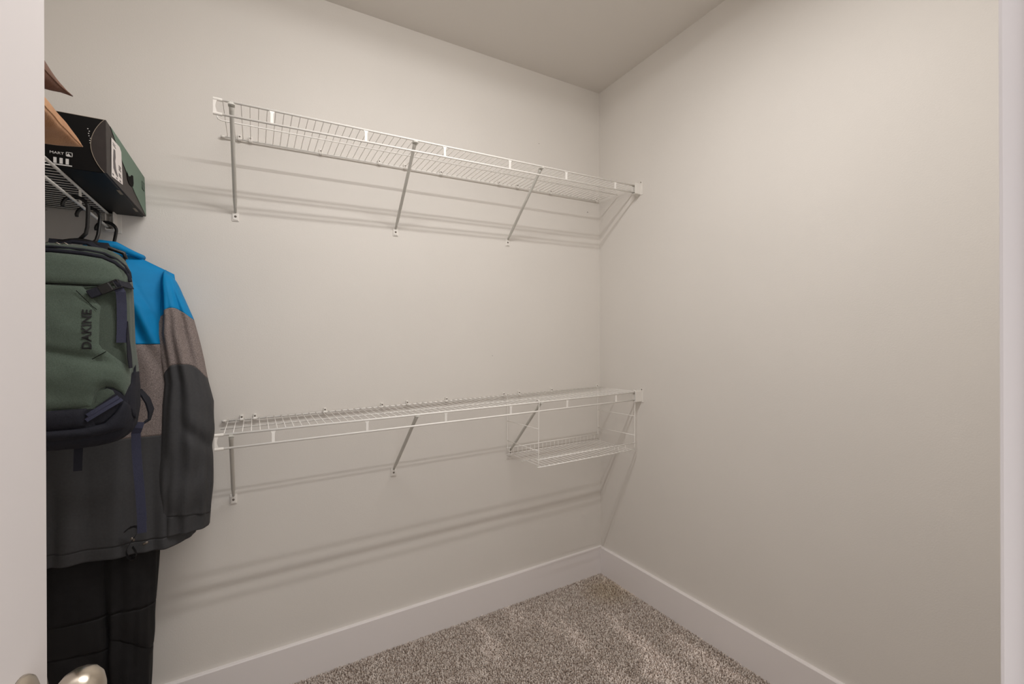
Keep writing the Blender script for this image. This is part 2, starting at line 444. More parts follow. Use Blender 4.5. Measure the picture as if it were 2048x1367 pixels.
X0, X1 = -1.826, -0.012
FY, BY, MY = -0.302, -0.0105, -0.160
TIES = (-1.668, -1.367, -1.063, -0.765, -0.463, -0.160)
def back_shelf(zl0, slope, lip0, lip1, clipx, label, curl):
    zz = lambda x: zl0 + (x + 1.8208) * slope
    lip = lambda x: lip0 + (lip1 - lip0) * (x + 1.82) / 1.82
    root = thing('wire_shelf', (-0.91, 0, zz(-0.91)), label, 'shelf', 'long wire shelves on the back wall')
    m = MB(); m.tube([(X0 + 0.006, BY, zz(X0)), (X1, BY, zz(X1))], 0.0032, 8); m.build('back_rod', WIRE, root, smooth=True)
    mp = [(X0 + 0.004, MY, zz(X0) - 0.0045), (X1, MY, zz(X1) - 0.0045)]
    if curl: mp = [(X0 - 0.002, MY - 0.012, zz(X0) + 0.004), (X0 + 0.001, MY - 0.006, zz(X0) - 0.003)] + [(X0 + 0.012, MY, zz(X0) - 0.0045)] + mp[1:]
    m = MB(); m.tube(mp, 0.0024, 8); m.build('middle_rod', WIRE, root, smooth=True)
    m = MB(); m.tube([(X0, FY, zz(X0)), (X1 - 0.006, FY, zz(X1))], 0.0037, 10); m.build('front_rod', WIRE, root, smooth=True)
    m = MB(); m.tube([(X0, FY, zz(X0) - lip(X0)), (X1 - 0.006, FY, zz(X1) - lip(X1))], 0.0037, 10); m.build('lip_rod', WIRE, root, smooth=True)
    wm = wire_mesh(FY, BY)
    x = -1.8047
    while x < -0.02:
        w = link('deck_wire', wm, root); w.location = (x, 0, zz(x) + 0.0042); x += 0.02475
    for tx in TIES:
        m = MB(); z1 = zz(tx) - 0.002; z0 = z1 - lip(tx) + 0.002
        pr = [(-.0045, z0), (.0045, z0), (.0045, z1 - .009), (.0085, z1), (-.0085, z1), (-.0045, z1 - .009)]
        m.add([(tx + q, FY - .0018, z) for q, z in pr] + [(tx + q, FY + .0018, z) for q, z in pr],
              [tuple(range(6)), tuple(6 + i for i in range(6))] + [(i, (i + 1) % 6, 6 + (i + 1) % 6, 6 + i) for i in range(6)])
        m.build('lip_tie', WIRE, root)
    m = MB(); end_cap(m, X0, FY, zz(X0), zz(X0) - lip(X0)); m.build('end_cap', PLAST, root, smooth=False)
    for z in (0,):
        m = MB(); m.tube([(X0, BY, zz(X0)), (X0 + 0.014, BY, zz(X0))], 0.0048, 10); m.build('rod_tip', PLAST, root, smooth=True)
    for cx in clipx:
        z = zz(cx)
        m = MB(); m.tube([(cx - 0.006, BY, z), (cx + 0.006, BY, z)], 0.0062, 10)
        m.box((cx - 0.0055, -0.012, z - 0.004), (cx + 0.0055, -0.0004, z + 0.017))
        c = m.build('wall_clip', PLAST, root, bevel=0.001)
        m = MB(); m.lathe((cx, -0.012, z + 0.010), (0, -1, 0), [(0, 0.0032), (0.0012, 0.0028), (0.0018, 0.001)], 10)
        m.build('screw', SCREW, c, smooth=True)
    return zz, lip

zu, lu = back_shelf(2.0808, 0.0201, 0.0450, 0.0370, (-1.766, -1.731, -1.484, -1.249, -1.136, -0.966, -0.659, -0.552, -0.346, -0.031),
                    'upper wire shelf on the back wall, above eye level', True)
zw, lw = back_shelf(1.0300, 0.0150, 0.0437, 0.0385, (-1.763, -1.720, -1.472, -1.241, -1.130, -0.943, -0.638, -0.547, -0.344, -0.029),
                    'lower wire shelf on the back wall with a wire basket hung under it', False)

# diagonal support brackets
BL = {('u', 0): 'bracket at the left end of the upper wire shelf', ('u', 1): 'middle bracket under the upper wire shelf',
      ('u', 2): 'bracket under the upper wire shelf nearest the corner', ('l', 0): 'bracket at the left end of the lower wire shelf',
      ('l', 1): 'middle bracket under the lower wire shelf', ('l', 2): 'bracket under the lower wire shelf beside the hanging basket'}
def support(kind, i, x, ft, zf):
    """x: top, ft: foot x, zf: foot screw height"""
    zt = (zu if kind == 'u' else zw)(x)
    root = thing('shelf_bracket', (ft, 0, zf), 'grey white diagonal ' + BL[(kind, i)], 'bracket', 'diagonal shelf brackets')
    top = Vector((x, FY + 0.012, zt - 0.009)); foot = Vector((ft, -0.0075, zf + 0.016))
    d = (top - foot)
    m = MB(); m.tube([foot, foot + d * 0.06, foot + d * 0.12, foot + d * 0.9, foot + d * 0.97, top],
                     [0.0045, 0.0052, 0.0066, 0.0066, 0.0072, 0.0078], 12)
    m.build('strut', BRKT, root, smooth=True)
    m = MB(); m.box((x - 0.0095, FY - 0.0045, zt - 0.0085), (x + 0.0095, FY + 0.018, zt - 0.0045))
    m.box((x - 0.006, FY - 0.0058, zt - 0.0085), (x + 0.006, FY - 0.0042, zt - 0.001))
    m.build('rod_hook', BRKT, root, bevel=0.0008)
    m = MB()
    m.box((ft - 0.0115, -0.0035, zf - 0.017), (ft + 0.0115, -0.0003, zf + 0.020))
    m.box((ft - 0.0085, -0.006, zf - 0.0135), (ft + 0.0085, -0.0035, zf + 0.012))
    m.build('foot_plate', PLAST, root, bevel=0.0012)
    m = MB(); m.lathe((ft, -0.006, zf), (0, -1, 0), [(0, 0.0042), (0.0012, 0.0038), (0.002, 0.0016)], 12); m.build('screw', SCREW, root, smooth=True)
for i, (x, ft, zf) in enumerate(((-1.7815, -1.7806, 1.792), (-1.181, -1.178, 1.8055), (-0.5975, -0.6085, 1.8205))): support('u', i, x, ft, zf)
for i, (x, ft, zf) in enumerate(((-1.786, -1.7905, 0.7335), (-1.178, -1.191, 0.745), (-0.605, -0.5990, 0.7555))): support('l', i, x, ft, zf)

# cup brackets that carry the shelf ends on the side walls
def end_bracket(P, dx, dy, zt, zl, label):
    """P: wall point at the front rods; dx: unit away from the wall; dy: unit towards the shelf front"""
    root = thing('shelf_end_bracket', P, label, 'bracket')
    P = Vector(P); dx = Vector(dx); dy = Vector(dy); up = Vector((0, 0, 1))
    m = MB()
    zc_ = (zt + zl) / 2; h = (zt - zl) / 2 + 0.006
    c = Vector((P.x, P.y, zc_))
    m.obox(c + dx * 0.021 + dy * 0.010, dx * 0.0205, dy * 0.0022, up * h)             # front plate
    m.obox(c + dx * 0.0014, dx * 0.0013, dy * 0.024, up * (h + 0.004))                  # wall plate
    m.obox(c + dx * 0.021 - up * h, dx * 0.0205, dy * 0.0115, up * 0.0016)             # floor of the cup
    m.obox(c + dx * 0.021 - dy * 0.010, dx * 0.0205, dy * 0.0016, up * h)
    m.build('cup', PLAST, root, bevel=0.0015)
    m = MB(); m.obox(c + dx * 0.0016 + up * (h + 0.006) + dy * 0.014, dx * 0.0015, dy * 0.008, up * 0.006); m.build('ear', PLAST, root, bevel=0.001)
    m = MB(); m.lathe(c + dx * 0.003 + up * (h + 0.007) + dy * 0.014, dx, [(0, 0.0034), (0.0014, 0.003), (0.002, 0.001)], 10); m.build('screw', SCREW, root, smooth=True)
end_bracket((0, FY - 0.006, zu(0)), (-1, 0, 0), (0, -1, 0), zu(0) + 0.002, zu(0) - lu(0) - 0.002, 'white cup bracket on the right wall holding the upper shelf')
end_bracket((0, FY - 0.006, zw(0)), (-1, 0, 0), (0, -1, 0), zw(0) + 0.002, zw(0) - lw(0) - 0.002, 'white cup bracket on the right wall holding the lower shelf')

# ------------------------------------------------------------------ wire basket hung under the lower shelf
bk = thing('hanging_basket', (-0.33, -0.16, 0.76), 'small white wire basket shelf hung under the lower shelf near the corner', 'basket')
bz = lambda x: 0.7565 + (x + 0.626) * 0.0135
BF, BBk = -0.300, -0.019
def side_frame(x):
    m = MB()
    zt = zw(x)
    m.tube([(x, BF + 0.012, zt + 0.004), (x, BF + 0.004, zt + 0.0115), (x, BF - 0.006, zt + 0.010), (x, BF - 0.0085, zt + 0.002), (x, BF - 0.0065, zt - 0.012),
            (x, BF - 0.004, zt - 0.05), (x, BF, bz(x) + 0.02), (x, BF, bz(x) - 0.002)], 0.0021, 8)
    m.build('front_hanger', WIRE, bk, smooth=True)
    m = MB()
    m.tube([(x, BBk - 0.006, zt + 0.012), (x, BBk - 0.001, zt + 0.009), (x, BBk + 0.001, zt - 0.01), (x, BBk, bz(x) + 0.03), (x, BBk, bz(x) - 0.002)], 0.0021, 8)
    m.build('back_hanger', WIRE, bk, smooth=True)
    for h in (0.166, 0.067):
        m = MB(); m.tube([(x, BBk, bz(x) + h), (x, BF, bz(x) + h + 0.006)], 0.0016, 6); m.build('side_wire', WIRE, bk, smooth=True)
side_frame(-0.622); side_frame(-0.033)
bx0, bx1 = -0.628, -0.028
for (nm, y, dz, r) in (('front_floor_rod', BF - 0.002, 0, 0.0026), ('front_rail', BF, 0.034, 0.0026), ('middle_floor_rod', -0.163, -0.0035, 0.002),
                       ('back_floor_rod', BBk, -0.0015, 0.0022), ('back_rail', BBk, 0.031, 0.0022)):
    m = MB(); m.tube([(bx0, y, bz(bx0) + dz), (bx1, y, bz(bx1) + dz)], r, 8); m.build(nm, WIRE, bk, smooth=True)
m = MB(); m.tube([(0, BF - 0.004, -0.004), (0, BF - 0.002, 0.0035), (0, -0.16, 0.0018), (0, BBk + 0.001, 0.002), (0, BBk + 0.0012, 0.031)], 0.0012, 6)
fw = m.mesh('floor_wire', WIRE, True)
x = -0.612
while x < -0.035:
    o = link('floor_wire', fw, bk); o.location = (x, 0, bz(x)); x += 0.0252
for x in (-0.168, -0.145, -0.098):
    m = MB(); m.tube([(x, BF, bz(x)), (x, BF, bz(x) + 0.034)], 0.0012, 6); m.build('rail_wire', WIRE, bk, smooth=True)

# small scars on the walls
for (x, z, r) in ((-0.087, 2.049, 0.003), (-0.696, 1.25, 0.0016), (-0.414, 2.365, 0.002)):
    m = MB(); m.lathe((x, -0.0004, z), (0, 1, 0), [(0, r), (0.0004, r * 0.6)], 10); m.build('screw_hole', SCREW, wall_back)

# ------------------------------------------------------------------ wire shelf on the left wall
LX, LZ, LLIP = -2.137, 1.7455, 0.0440
def left_shelf():
    root = thing('wire_shelf', ((LX + XL) / 2, -0.95, LZ), 'wire shelf on the left wall carrying the boot box and cushions', 'shelf')
    y0, y1 = -0.013, -1.88
    bx = XL + 0.0105
    m = MB(); m.tube([(bx, y0, LZ), (bx, y1, LZ)], 0.0032, 8); m.build('back_rod', WIRE, root, smooth=True)
    m = MB(); m.tube([((LX + XL) / 2, y0, LZ - 0.0045), ((LX + XL) / 2, y1, LZ - 0.0045)], 0.0024, 8); m.build('middle_rod', WIRE, root, smooth=True)
    m = MB(); m.tube([(LX, y0, LZ), (LX, y1, LZ)], 0.0037, 10); m.build('front_rod', WIRE, root, smooth=True)
    m = MB(); m.tube([(LX, y0, LZ - LLIP), (LX, y1, LZ - LLIP)], 0.0037, 10); m.build('lip_rod', WIRE, root, smooth=True)
    mm = MB(); mm.tube([(bx, 0, 0), (LX, 0, 0)], 0.0013, 6); wm = mm.mesh('deck_wire', WIRE, True)
    y = -0.035
    while y > y1:
        w = link('deck_wire', wm, root); w.location = (0, y, LZ + 0.0042); y -= 0.02475
    y = -0.305
    while y > y1:
        m = MB(); m.box((LX - 0.0018, y - 0.0055, LZ - LLIP), (LX + 0.0018, y + 0.0055, LZ - 0.002)); m.build('lip_tie', WIRE, root); y -= 0.302
left_shelf()
end_bracket((LX + 0.005, 0, LZ), (0, -1, 0), (1, 0, 0), LZ + 0.002, LZ - LLIP - 0.002, 'white cup bracket on the back wall holding the left shelf')

# ------------------------------------------------------------------ boot box on the left shelf
def font_mesh(name, txt, size, m, parent, mtx, depth=0.0003, bold=0.0):
    cu = bpy.data.curves.new(name, 'FONT'); cu.body = txt; cu.size = size; cu.extrude = depth; cu.offset = bold; cu.align_x = 'CENTER'; cu.align_y = 'CENTER'
    tmp = bpy.data.objects.new(name + '_tmp', cu); COL.objects.link(tmp)
    dg = bpy.context.evaluated_depsgraph_get(); dg.update()
    me = bpy.data.meshes.new_from_object(tmp.evaluated_get(dg))
    bpy.data.objects.remove(tmp); bpy.data.curves.remove(cu)
    me.transform(mtx); me.materials.clear(); me.materials.append(m); me.name = name
    return link(name, me, parent)

bxr, byn, byf, bz0, bz1, bxl = -2.047, -0.468, -0.010, LZ + 0.0062, 1.888, -2.372
box = thing('boot_box', ((bxr + bxl) / 2, (byn + byf) / 2, bz0), 'black and green cardboard boot box with a white label on the left shelf', 'box')
m = MB(); m.box((bxl, byn, bz0), (bxr - 0.003, byf, bz1)); m.build('carton', CARD, box, bevel=0.0015)
m = MB(); m.hexa([(bxr - 0.0032, byn, bz0 + 0.002), (bxr + 0.001, byn, bz0 + 0.002), (bxr + 0.004, byf, bz0 + 0.003), (bxr - 0.0032, byf, bz0 + 0.003),
                  (bxr - 0.0032, byn, bz1), (bxr, byn, bz1), (bxr, byf, bz1), (bxr - 0.0032, byf, bz1)])
m.build('side_panel', CARDR, box)
def plate_x(name, pts, x, mt, parent, t=0.0005):
    """flat print on the box side; pts are (y, z)"""
    mb = MB(); n = len(pts)
    xx = lambda y, z: x + 0.004 * max(0, min(1, (y - byn) / (byf - byn))) * max(0, min(1, (bz1 - z) / (bz1 - bz0))) + 0.0006
    mb.add([(xx(y, z) , y, z) for y, z in pts] + [(xx(y, z) + t, y, z) for y, z in pts],
           [tuple(range(n)), tuple(n + i for i in range(n))] + [(i, (i + 1) % n, n + (i + 1) % n, n + i) for i in range(n)])
    return mb.build(name, mt, parent)
plate_x('green_print', [(-0.431, bz1 - 0.0005), (-0.308, 1.8365), (-0.17, 1.792), (-0.0115, bz0 + 0.004), (-0.0115, bz1 - 0.0005)], bxr, CARDG, box)
lab = plate_x('label', [(-0.425, 1.861), (-0.345, 1.8665), (-0.327, 1.859), (-0.316, 1.770), (-0.426, 1.759)], bxr + 0.0007, PAPER, box)
lab['label'] = 'white paper label with a boot outline'
plate_x('boot_print', [(-0.408, 1.838), (-0.392, 1.8395), (-0.388, 1.822), (-0.393, 1.81), (-0.384, 1.79), (-0.368, 1.7785), (-0.37, 1.774), (-0.392, 1.778), (-0.41, 1.786), (-0.412, 1.81)], bxr + 0.0013, INK, lab, 0.0003)
for (y0, y1, z0, z1) in ((-0.357, -0.334, 1.809, 1.812), (-0.357, -0.338, 1.804, 1.807), (-0.357, -0.334, 1.799, 1.802), (-0.357, -0.336, 1.787, 1.790), (-0.357, -0.332, 1.782, 1.785),
                         (-0.415, -0.385, 1.846, 1.848), (-0.415, -0.39, 1.851, 1.853), (-0.42, -0.408, 1.766, 1.770), (-0.385, -0.372, 1.767, 1.770), (-0.35, -0.335, 1.770, 1.7735)):
    plate_x('print_line', [(y0, z0), (y1, z0), (y1, z1), (y0, z1)], bxr + 0.0013, INK, lab, 0.0003)
plate_x('hand_hole', [(-0.262, 1.826), (-0.245, 1.818), (-0.225, 1.823), (-0.205, 1.834), (-0.186, 1.837), (-0.182, 1.815), (-0.19, 1.803), (-0.21, 1.797), (-0.24, 1.797), (-0.257, 1.806)], bxr + 0.0006, DARK, box, 0.0004)
def frame_x(name, y0, y1, z0, z1, w, x, mt):
    mb = MB(); 
    for (a, b, c, d) in ((y0, y1, z0, z0 + w), (y0, y1, z1 - w, z1), (y0, y0 + w * 1.6, z0, z1), (y1 - w * 1.6, y1, z0, z1)):
        mb.box((x, a, c), (x + 0.0005, b, d))
    mb.add([(x + 0.0004, y0 + 0.003, z0 + 0.002), (x + 0.0004, y1 - 0.003, z0 + 0.002), (x + 0.0004, (y0 + y1) / 2, z1 - 0.004)], [(0, 1, 2)])
    return mb.build(name, mt, box)
frame_x('emblem', -0.063, -0.030, 1.835, 1.861, 0.0022, bxr + 0.0035, INKG)
# tuck flap with its curved edge on the face towards the door
fl = []
for i in range(15):
    t = i / 14; fl.append((bxr - 0.003 - 0.026 * math.sin(pi * min(1, t * 1.0)) ** 0.85, bz1 - 0.001 - (bz1 - bz0 - 0.002) * t))
mb = MB(); o = []
pts = [(bxr, bz1 - 0.001)] + fl + [(bxr, bz0 + 0.001)]
n = len(pts)
mb.add([(x_, byn - 0.0018, z_) for x_, z_ in pts] + [(x_, byn + 0.001, z_) for x_, z_ in pts],
       [tuple(range(n)), tuple(n + i for i in range(n))] + [(i, (i + 1) % n, n + (i + 1) % n, n + i) for i in range(n)])
mb.build('tuck_flap', CARDR, box)
mb = MB(); mb.tube([(x_, byn - 0.0019, z_) for x_, z_ in fl], 0.0006, 5); mb.build('flap_edge', CARDE, box)
mb = MB(); mb.tube([(bxl, byn - 0.0003, bz1 - 0.0004), (bxr - 0.003, byn - 0.0003, bz1 - 0.0004)], 0.0006, 5); mb.build('top_edge', CARDE, box)
for y in (-0.30, -0.105):
    mb = MB(); mb.box((bxr - 0.010, y - 0.022, bz0 - 0.0006), (bxr - 0.0035, y + 0.022, bz0 + 0.0004)); mb.build('paper_tab', CARDE, box)
rotf = Matrix(((1, 0, 0, 0), (0, 0, -1, 0), (0, 1, 0, 0), (0, 0, 0, 1)))        # text facing -y
font_mesh('lettering', 'MART', 0.0085, INKW, box, Matrix.Translation((-2.1385, byn - 0.0003, 1.7855)) @ rotf @ Matrix.Scale(1.15, 4, (1, 0, 0)))
mb = MB()
for (a, b, c, d) in ((-2.122, -2.110, 1.7805, 1.7817), (-2.122, -2.110, 1.7900, 1.7912), (-2.122, -2.1208, 1.7805, 1.7912), (-2.1112, -2.110, 1.7805, 1.7912)):
    mb.box((a, byn - 0.0006, c), (b, byn - 0.0001, d))
mb.add([(-2.1215, byn - 0.0005, 1.7815), (-2.1125, byn - 0.0005, 1.7815), (-2.1175, byn - 0.0005, 1.7885)], [(0, 1, 2)])
mb.build('mountain_emblem', INKW, box)
mb = MB()
for xa in (-2.1445, -2.1335, -2.1225): mb.box((xa, byn - 0.0006, 1.7605), (xa + 0.0057, byn - 0.0001, 1.7745))
mb.box((-2.1445, byn - 0.0006, 1.7565), (-2.111, byn - 0.0001, 1.7590))
mb.build('stripe_print', INKW, box)
mb = MB()
for i in range(8): mb.lathe((-2.0815 + 0.0007 * i + (0.002 if i % 3 == 1 else 0), byn - 0.0002, 1.858 - 0.0058 * i), (0, -1, 0), [(0, 0.0013), (0.0004, 0.001)], 8)
mb.build('dot_print', INKW, box)

# ------------------------------------------------------------------ cushions on the left shelf
def cushion(name, c, hx, hy, top, bot, rz, mt, label, droop, seed, ear=0.5, pinch=0.10):
    """lies flat: seam at height c.z, top and bottom bulge by different amounts"""
    root = thing(name, (c[0], c[1], c[2] - bot), label, 'cushion', 'cushions on the left shelf')
    N = 44; mb = MB(); ca, sa = math.cos(rz), math.sin(rz)
    def P(u, v, s):
        k = max(0, (1 - abs(u) ** 2.6) * (1 - abs(v) ** 2.6)); t = (top if s > 0 else bot) * k ** ear
        x = u * hx * (1 - pinch * (1 - abs(v) ** 2) * abs(u) ** 3); y = v * hy * (1 - pinch * (1 - abs(u) ** 2) * abs(v) ** 3)
        cr = (abs(u) * abs(v)) ** 2.2
        w = fbm(u, v, s, 2.6, seed) * 0.012 + fbm(u, v, s, 6.0, seed + 3) * 0.006
        z = s * t - droop * cr + (w * k ** 0.4 if k > 0 else 0) * (1 if s > 0 else 0.4) + 0.004 * fbm(u * 2, v * 2, 0, 2.0, seed + 8)
        return (max(c[0] + x * ca - y * sa, XL + 0.006), c[1] + x * sa + y * ca, c[2] + z)
    idx = {}
    for s in (1, -1):
        for i in range(N + 1):
            for j in range(N + 1):
                if s < 0 and (i in (0, N) or j in (0, N)): idx[(s, i, j)] = idx[(1, i, j)]; continue
                # finer towards the rim
                f = lambda q: math.sin((2 * q / N - 1) * pi / 2)
                idx[(s, i, j)] = len(mb.v); mb.v.append(P(f(i), f(j), s))
        for i in range(N):
            for j in range(N):
                q = [idx[(s, i, j)], idx[(s, i + 1, j)], idx[(s, i + 1, j + 1)], idx[(s, i, j + 1)]]
                mb.f.append(tuple(q if s > 0 else q[::-1]))
    mb.build('cover', mt, root, smooth=True)
    e = MB(); path = []
    for k in range(4 * N + 1):
        a = k % (4 * N); sd = a // N; t = 2 * (a % N) / N - 1
        u, v = ((t, -1), (1, t), (-t, 1), (-1, -t))[sd]
        path.append(Vector(P(u, v, 1)))
    e.tube(path, 0.0018, 6); e.build('piping', mt, root, smooth=True)
cushion('throw_cushion', (-2.248, -0.790, 1.776), 0.186, 0.200, 0.050, 0.0235, 0.0, TAN, 'tan throw cushion lying on the left shelf in front of the boot box', 0.006, 1.3, 0.30, 0.04)
cushion('throw_cushion', (-2.252, -0.790, 1.896), 0.180, 0.192, 0.105, 0.054, 0.03, BROWN, 'brown throw cushion lying on top of the tan cushion', 0.016, 5.1, 0.62, 0.20)

# ------------------------------------------------------------------ hangers on the lip rod
def hanger(y, yb, half, label, turn=0.0):
    root = thing('clothes_hanger', (LX, y, LZ - LLIP), label, 'hanger', 'black plastic hangers on the left shelf rod')
    m = MB()
    hx = LX - 0.002; r = 0.0255; zc_ = 1.6885
    P = []
    for k in range(13):
        a = math.radians(190 - k * 190 / 12)
        P.append((hx + r * math.cos(a) + 0.001, y, zc_ + r * math.sin(a)))
    P += [(hx + r + 0.0008, y + (yb - y) * 0.3, 1.665), (hx + r - 0.0008, y + (yb - y) * 0.6, 1.635), (hx + r - 0.004, y + (yb - y) * 0.8, 1.618), (hx + 0.010, yb, 1.602)]
    m.tube(P, [0.0040] + [0.0047] * (len(P) - 1), 10)
    m.build('hook', BLKPL, root, smooth=True)
    m = MB()
    bz_ = 1.600; cx = hx + 0.010; dz = half * 0.30
    A = [(cx - half, yb, bz_ - dz - 0.016), (cx - half * 0.96, yb, bz_ - dz), (cx - half * 0.5, yb, bz_ - dz * 0.42), (cx - 0.02, yb, bz_ - 0.004), (cx, yb, bz_),
         (cx + 0.02, yb, bz_ - 0.004), (cx + half * 0.5, yb, bz_ - dz * 0.42), (cx + half * 0.96, yb, bz_ - dz), (cx + half, yb, bz_ - dz - 0.016)]
    A = [(cx + (x_ - cx) * math.cos(turn), y_ - (x_ - cx) * math.sin(turn), z_) for x_, y_, z_ in A]
    m.tube(A, 0.0052, 10); m.tube([A[0], A[-1]], 0.0045, 8)
    m.build('shoulder_bar', BLKPL, root, smooth=True)
hanger(-0.340, -0.338, 0.095, 'black plastic hanger holding the green backpack')
hanger(-0.230, -0.250, 0.070, 'black plastic hanger between the backpack and the jacket', math.radians(80))
hanger(-0.050, -0.098, 0.150, 'black plastic hanger inside the blue jacket')

# ------------------------------------------------------------------ lofted cloth
def loft(zcols, fn, rows, nu, closed_top=False):
    """zcols(u) -> list of boundary heights; returns a list of MB, one per band, sharing their boundary rings"""
    out = []
    nb = len(rows)
    for b in range(nb):
        mb = MB(); R = rows[b]
        for i in range(R + 1):
            for j in range(nu):
                u = 2 * pi * j / nu; zs = zcols(u); z = zs[b] + (zs[b + 1] - zs[b]) * i / R
                mb.v.append(fn(u, z, b, i / R))
        for i in range(R):
            for j in range(nu):
                j2 = (j + 1) % nu
                mb.f.append((i * nu + j, i * nu + j2, (i + 1) * nu + j2, (i + 1) * nu + j))
        out.append(mb)
    return out
sgnpow = lambda v, p: math.copysign(abs(v) ** p, v)

# ---- jacket
JX, JY = -2.125, -0.100
jk = thing('jacket', (JX, JY, 0.66), 'winter jacket with blue shoulders, grey middle and charcoal lower half hanging behind the backpack', 'jacket')
jzs = (0.60, 0.66, 0.90, 1.20, 1.45, 1.60); jas = (0.232, 0.230, 0.222, 0.205, 0.182, 0.166)
def j_top(u):
    d = abs(sgnpow(math.cos(u), 0.85)) * 0.166
    return 1.612 - 0.062 * max(0, d - 0.055) / 0.111
def j_cols(u):
    c = math.cos(u); s = math.sin(u)
    return [j_top(u), 1.316, 1.022 + 0.004 * c, 0.697 + 0.006 * math.sin(3 * u + 1) + 0.012 * max(0, c) , 0.660 + 0.006 * math.sin(3 * u + 1) + 0.012 * max(0, c)]
def j_fn(u, z, b, t):
    a = interp(z, jzs, jas); c = sgnpow(math.cos(u), 0.85); s = sgnpow(math.sin(u), 0.75)
    zt = j_top(u)
    bb = (0.078 + 0.010 * max(0, 1.3 - z)) * min(1, max(0.02, (zt - z) / 0.16)) ** 0.5
    if z < 0.74: a *= 1 - 0.012 * math.sin((0.74 - z) / 0.08 * pi)
    fold = 0.010 * math.sin(5 * u + 2.5 * fbm(u, 0, z, 1.5, 3)) * min(1, (zt - z) * 3) + (0.012 + 0.014 * max(0, min(1, (1.05 - z) * 5))) * fbm(math.cos(u) * 2, math.sin(u) * 2, z, 2.3, 9) * min(1, (zt - z) * 4)
    # diagonal pull lines below the backpack and gathers above the hem
    fold += 0.0035 * math.sin(38 * (z + 0.5 * c * a)) * math.exp(-((z - 0.78) / 0.10) ** 2) * max(0, -math.cos(u) * 0.6 + 0.3)
    if s < 0:                                   # pulls from the armpit and the raglan seam on the front
        xx = abs(a * c); w = min(1, max(0, (1.56 - z) * 10)) * min(1, max(0, (z - 1.20) * 8))
        q = z + 2.4 * (xx - 0.085)
        fold += w * (0.011 * math.exp(-((q - 1.432) / 0.036) ** 2) - 0.013 * math.exp(-((q - 1.360) / 0.036) ** 2))
        fold -= 0.0035 * math.exp(-((z - 1.498 + 2.0 * (xx - 0.082)) / 0.012) ** 2) * w
    k = 1 + fold / 0.09
    seam = -0.0012 if b in (1, 3) and t < 0.04 else 0
    x = JX + a * c * (1 + fold * 0.5); y = JY + (bb + seam) * s * k
    return (x, min(y, -0.006), z)
names = (('yoke', JBLUE), ('chest_panel', JGREY), ('lower_panel', JDARK), ('hem', JDARK))
for mb, (nm, mt) in zip(loft(j_cols, j_fn, (64, 44, 60, 8), 190), names):
    o = mb.build(nm, mt, jk, smooth=True, solid=0.0016)
    if nm == 'yoke': o['label'] = 'bright blue shoulder yoke'
    if nm == 'chest_panel': o['label'] = 'grey heather chest panel'
# collar: a rolled stand around the neck
m = MB(); P = []; RR = []
for k in range(49):
    a = 2 * pi * k / 48
    dx = 0.074 * math.cos(a); dy = 0.055 * math.sin(a)
    P.append((JX + 0.012 + dx, JY + dy, 1.627 - 0.62 * max(0, abs(dx) - 0.02) ** 1.0 + 0.006 * math.cos(2 * a)))
    RR.append(0.0135 - 0.006 * max(0, math.cos(a)) ** 3 + 0.002 * math.sin(3 * a + 1))
m.tube(P, RR, 14); m.build('collar', JBLUE, jk, smooth=True)
